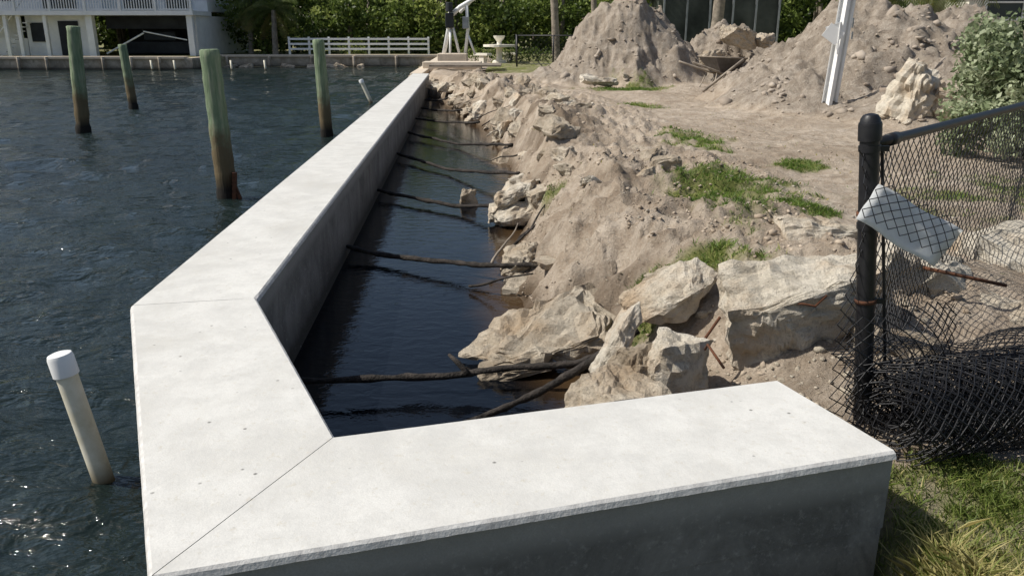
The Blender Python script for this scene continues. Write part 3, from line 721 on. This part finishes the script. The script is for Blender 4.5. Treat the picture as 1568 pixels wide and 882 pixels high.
dv=empty('boat_davit'); m=MB(); m.bb(-3.3,-2.0,37.4,38.6,.3,1.15); m.obj('concrete_base',M_old,dv,bevel=.03)
m=MB()
m.tube([(-3.05,38,1.1),(-2.75,38,2.5),(-2.72,38,3.0)],[.10,.09,.09],10); m.tube([(-2.35,38,1.1),(-2.70,38,2.6)],.06,8); m.tube([(-2.75,37.6,1.1),(-2.72,38,2.3)],.05,8)
m.tube([(-2.75,38,2.7),(-2.3,38,3.1),(-1.6,38,3.5),(-.6,38,3.75),(.3,38,3.8)],[.11,.10,.09,.08,.06],10)
m.tube([(-2.1,38,1.1),(-1.95,38,2.2),(-2.0,38,3.25)],.07,8); m.tube([(-1.65,38,1.1),(-1.98,38,2.0)],.05,8)
m.tube([(-2.3,38.2,2.9),(-1.4,39,3.8)],.07,8)
m.obj('frame',M_white,dv,True)
m=MB(); m.box((-2.75,37.88,2.55),(.36,.36,.62)); m.tube([(-2.75,37.8,2.9),(-2.75,37.8,3.3)],.16,10); m.obj('winch_motor',M_dark,dv,bevel=.03)
m=MB(); m.box((-2.05,37.85,2.45),(.26,.3,.5)); m.obj('control_box',M_grey,dv,bevel=.02)
gt=empty('garden_table'); m=MB()
m.tube([(-.6,40,.6),(-.6,40,.75),(-.6,40,.85),(-.6,40,1.35),(-.6,40,1.4)],[.35,.33,.14,.16,.5],14); m.tube([(-.6,40,1.40),(-.6,40,1.5)],.75,20); m.tube([(-.6,40,1.5),(-.6,40,1.62),(-.6,40,1.80),(-.6,40,1.9)],[.12,.10,.24,.28],12)
for a in (1.2,4.0):
    cx,cy=-.6+1.15*math.cos(a),40+1.1*math.sin(a); m.box((cx,cy,1.08),(.85,.35,.1),0,(0,0,a+1.57)); m.box((cx,cy,.85),(.3,.22,.4),0,(0,0,a+1.57))
m.obj('top_pedestal_benches',M_cream,gt)
hd=[( -2.2+.35*i+rg.normal(0,.05),41+rg.normal(0,.1),1.0,.4,.4,.42) for i in range(12)]
P,Sh=clumps(hd,900,rg); V,F,A=leaf_quads(P,.12,rg,.5,.4,Sh*.7); npmesh('clipped_hedge',V,F,M_leaf,attr=A)
bf=empty('boundary_fence'); m=MB()
for x in np.arange(.2,6.2,1.5): m.tube([(x,35.0,.5),(x,35.0,1.95)],.035,8)
m.tube([(.2,35,1.92),(6.2,35,1.92)],.025,8); m.tube([(.2,35,.8),(6.2,35,.8)],.015,6)
for y in (37,39,41,43): m.tube([(.2,y,.5),(.2,y,1.95)],.035,8)
m.tube([(.2,35,1.92),(.2,43,1.92)],.025,8); m.obj('posts',M_black,bf,True)
V,F=chain(lambda a,b:(.2+a,35,.75+b),60,12,.1,.006); npmesh('mesh',V,F,M_black,parent=bf)

def palm(x,y,h,lx,r,nf,L,seed):
    e=empty('palm_tree'); rr=np.random.default_rng(seed); m=MB(); z0=.4; P=[(x+lx*(t**1.3),y,z0+h*t) for t in np.linspace(0,1,14)]
    m.tube(P,[r*(1.25 if i==0 else 1)*(1-.2*i/13)*(1+.05*(i%2)) for i in range(14)],12,jit=.08); m.obj('trunk',M_bark,e,True)
    VV=[];FF=[];AA=[];o=0; top=Vector(P[-1])
    for i in range(nf):
        az=rr.uniform(0,6.28); el=rr.uniform(-.6,1.2); q=top.copy(); dd=Vector((math.cos(az)*math.cos(el),math.sin(az)*math.cos(el),math.sin(el))); sh=.2+.5*rr.random()
        if el<-.3: sh=.95
        n=22
        for k in range(n):
            q2=q+dd*(L/n); dd=(dd+Vector((0,0,-.085))).normalized()
            sd=dd.cross(Vector((0,0,1))).normalized(); ll=.55*math.sin(math.pi*(k+3)/(n+4))*L/2
            for s in (-1,1):
                tip=q+sd*s*ll*.8+dd*ll*.55+Vector((0,0,-ll*.45)); v=[q,q+dd*.05,tip,tip-dd*.012]
                VV+=[tuple(a) for a in v]; FF.append([o,o+1,o+2,o+3]); AA+=[[sh+rr.normal(0,.06),0,0,1]]*4; o+=4
            q=q2
    npmesh('fronds',np.array(VV),np.array(FF),M_frond,attr=np.clip(np.array(AA),0,1),parent=e)
palm(1.95,37,7.5,-.5,.17,26,2.6,1); palm(3.9,40,7.8,-.4,.14,24,2.6,2); palm(9.0,38,7.2,.4,.27,28,2.8,3)
palm(-15.2,54.6,3.0,.1,.2,30,2.2,4); palm(11.6,27.5,2.9,.0,.2,34,2.1,5); palm(14.2,29,3.2,.2,.2,30,2.2,6); palm(-17.2,56,3.6,.3,.18,30,2.3,7)

pc=empty('screened_pool_cage'); m=MB(); m.bb(7.6,13.4,43.2,50,.4,4.6,0); m.obj('screened_volume',M_screen,pc)
m=MB()
for x in np.arange(7.6,13.5,1.15): m.bb(x-.04,x+.04,43.0,43.12,.4,4.6)
for z in (.8,4.6): m.bb(7.55,13.5,42.96,42.99,z-.05,z+.05)
for x in (7.6,13.4): m.bb(x-.06,x+.06,43.2,50,4.6,4.7)
m.obj('frame',M_grey,pc)
nh=empty('neighbour_house'); m=MB(); m.bb(16.4,30,31,40,.3,3.9); m.obj('walls',M_cream,nh)
m=MB(); m.add([(15.7,30.3,3.9),(30.7,30.3,3.9),(30.7,40.7,3.9),(15.7,40.7,3.9),(20,35.5,6),(27,35.5,6)],[(0,1,5,4),(1,2,5),(2,3,4,5),(3,0,4),(0,3,2,1)]); m.obj('roof',M_roof,nh)
m=MB(); m.bb(17.0,18.3,30.93,30.99,2.55,3.6); m.bb(21,23,30.93,30.99,1.6,3.3); m.obj('window_glass',M_glass,nh)
m=MB()
for a,b,c,dz in ((17.0,18.3,2.55,3.6),(21,23,1.6,3.3)):
    m.bb(a-.1,b+.1,30.86,30.92,c-.1,c); m.bb(a-.1,b+.1,30.86,30.92,dz,dz+.1); m.bb(a-.1,a,30.86,30.92,c,dz); m.bb(b,b+.1,30.86,30.92,c,dz); m.bb(a,b,30.87,30.91,(c+dz)/2-.03,(c+dz)/2+.03)
m.obj('window_frames',M_white,nh)

h=empty('waterfront_house'); m=MB()
m.bb(-36,-25.4,53.5,62,3.3,8.8); m.bb(-25.4,-19.2,54.4,62,3.3,8.8); m.bb(-36,-19.0,51.2,54.4,3.02,3.28)
m.bb(-25.6,-25.2,51.5,51.9,.6,3.02); m.bb(-19.5,-19.15,51.4,51.75,.6,3.02)
m.bb(-29.6,-25.7,52.2,52.4,.6,3.02); m.bb(-36,-31.2,54,54.2,.6,3.02)
for x in (-31.4,-30.4,-29.6,-28.0): m.bb(x-.1,x+.1,51.4,51.6,.6,3.02)
m.bb(-19.35,-19.15,52,62,.6,3.02); m.bb(-31.5,-29.7,52.3,52.5,.6,1.7)
m.obj('walls_and_columns',M_white,h)
m=MB(); m.bb(-25.1,-19.4,56,56.3,.5,3.0); m.bb(-31.1,-29.7,54.5,54.7,.6,3.0); m.bb(-27.6,-26.4,52.12,52.18,.7,2.7); m.bb(-29.3,-28.3,52.12,52.18,1.5,2.6)
m.bb(-24.9,-19.6,52.6,52.65,2.25,2.98); m.obj('openings',M_dark,h)
m=MB(); m.bb(-24.4,-20.2,53.5,55,.75,1.5); m.bb(-23,-21,53.3,53.45,1.55,2.1); m.obj('stored_boat',M_dark,h,bevel=.15)
m=MB(); m.tube([(-24.8,52,.8),(-22.4,52,2.0)],.05,6); m.tube([(-22.4,52,2.1),(-19.8,52,1.6)],.04,6)
for x in np.arange(-35.9,-19.0,.16): m.bb(x-.025,x+.025,51.27,51.31,3.35,4.22)
m.bb(-36,-19.0,51.24,51.34,4.22,4.3); m.bb(-36,-19.0,51.25,51.33,3.32,3.39)
for x in np.arange(-35.9,-18.9,2.1): m.bb(x-.06,x+.06,51.2,51.36,3.28,4.38)
for i in range(9): m.bb(-31.2+.22*i,-30.95+.22*i,51.6,52.1,.7+.24*i-.06,.7+.24*i)
m.tube([(-31.3,51.6,1.6),(-29.2,51.6,3.9)],.04,6)
m.obj('deck_railing_and_stair',M_white,h)
m=MB(); m.bb(-24.4,-22.4,54.3,54.36,3.4,5.5); m.bb(-21.8,-20.2,54.3,54.36,3.4,5.5); m.bb(-33,-31,53.4,53.46,3.9,5.5); m.bb(-29,-27,53.4,53.46,3.4,5.5); m.obj('upper_windows',M_glass,h)
m=MB(); m.add([(-37,50.6,8.8),(-18.4,50.6,8.8),(-18.4,63,8.8),(-37,63,8.8),(-33,57,11),(-23,57,11)],[(0,1,5,4),(1,2,5),(2,3,4,5),(3,0,4),(0,3,2,1)]); m.obj('roof',M_roof,h)

# ------------------------------------------------------------------ light, sky, camera
el,az=R(49),R(-93)
sd=Vector((math.sin(az)*math.cos(el),math.cos(az)*math.cos(el),math.sin(el)))
sun=bpy.data.lights.new('sun','SUN'); sun.energy=5.0; sun.angle=R(.5); sun.color=(1,.955,.88)
so=bpy.data.objects.new('sun',sun); COL.objects.link(so); so.rotation_euler=sd.to_track_quat('Z','Y').to_euler(); so.location=(0,0,30)
w=bpy.data.worlds.new('World'); scene.world=w; w.use_nodes=True; nt=w.node_tree; bg=nt.nodes['Background']; sk=nt.nodes.new('ShaderNodeTexSky')
sk.sky_type='NISHITA'; sk.sun_disc=False; sk.sun_elevation=el; sk.sun_rotation=az; sk.dust_density=1.8; nt.links.new(sk.outputs[0],bg.inputs[0]); bg.inputs[1].default_value=.095
cam=bpy.data.cameras.new('camera'); cam.sensor_width=36; cam.lens=28.7; cam.clip_end=1500; cam.clip_start=.05
co=bpy.data.objects.new('camera',cam); COL.objects.link(co); co.location=(0,0,2.05); co.rotation_euler=(R(90-17.37),0,0); scene.camera=co
scene.view_settings.view_transform='Standard'; scene.view_settings.look='None'; scene.view_settings.exposure=0
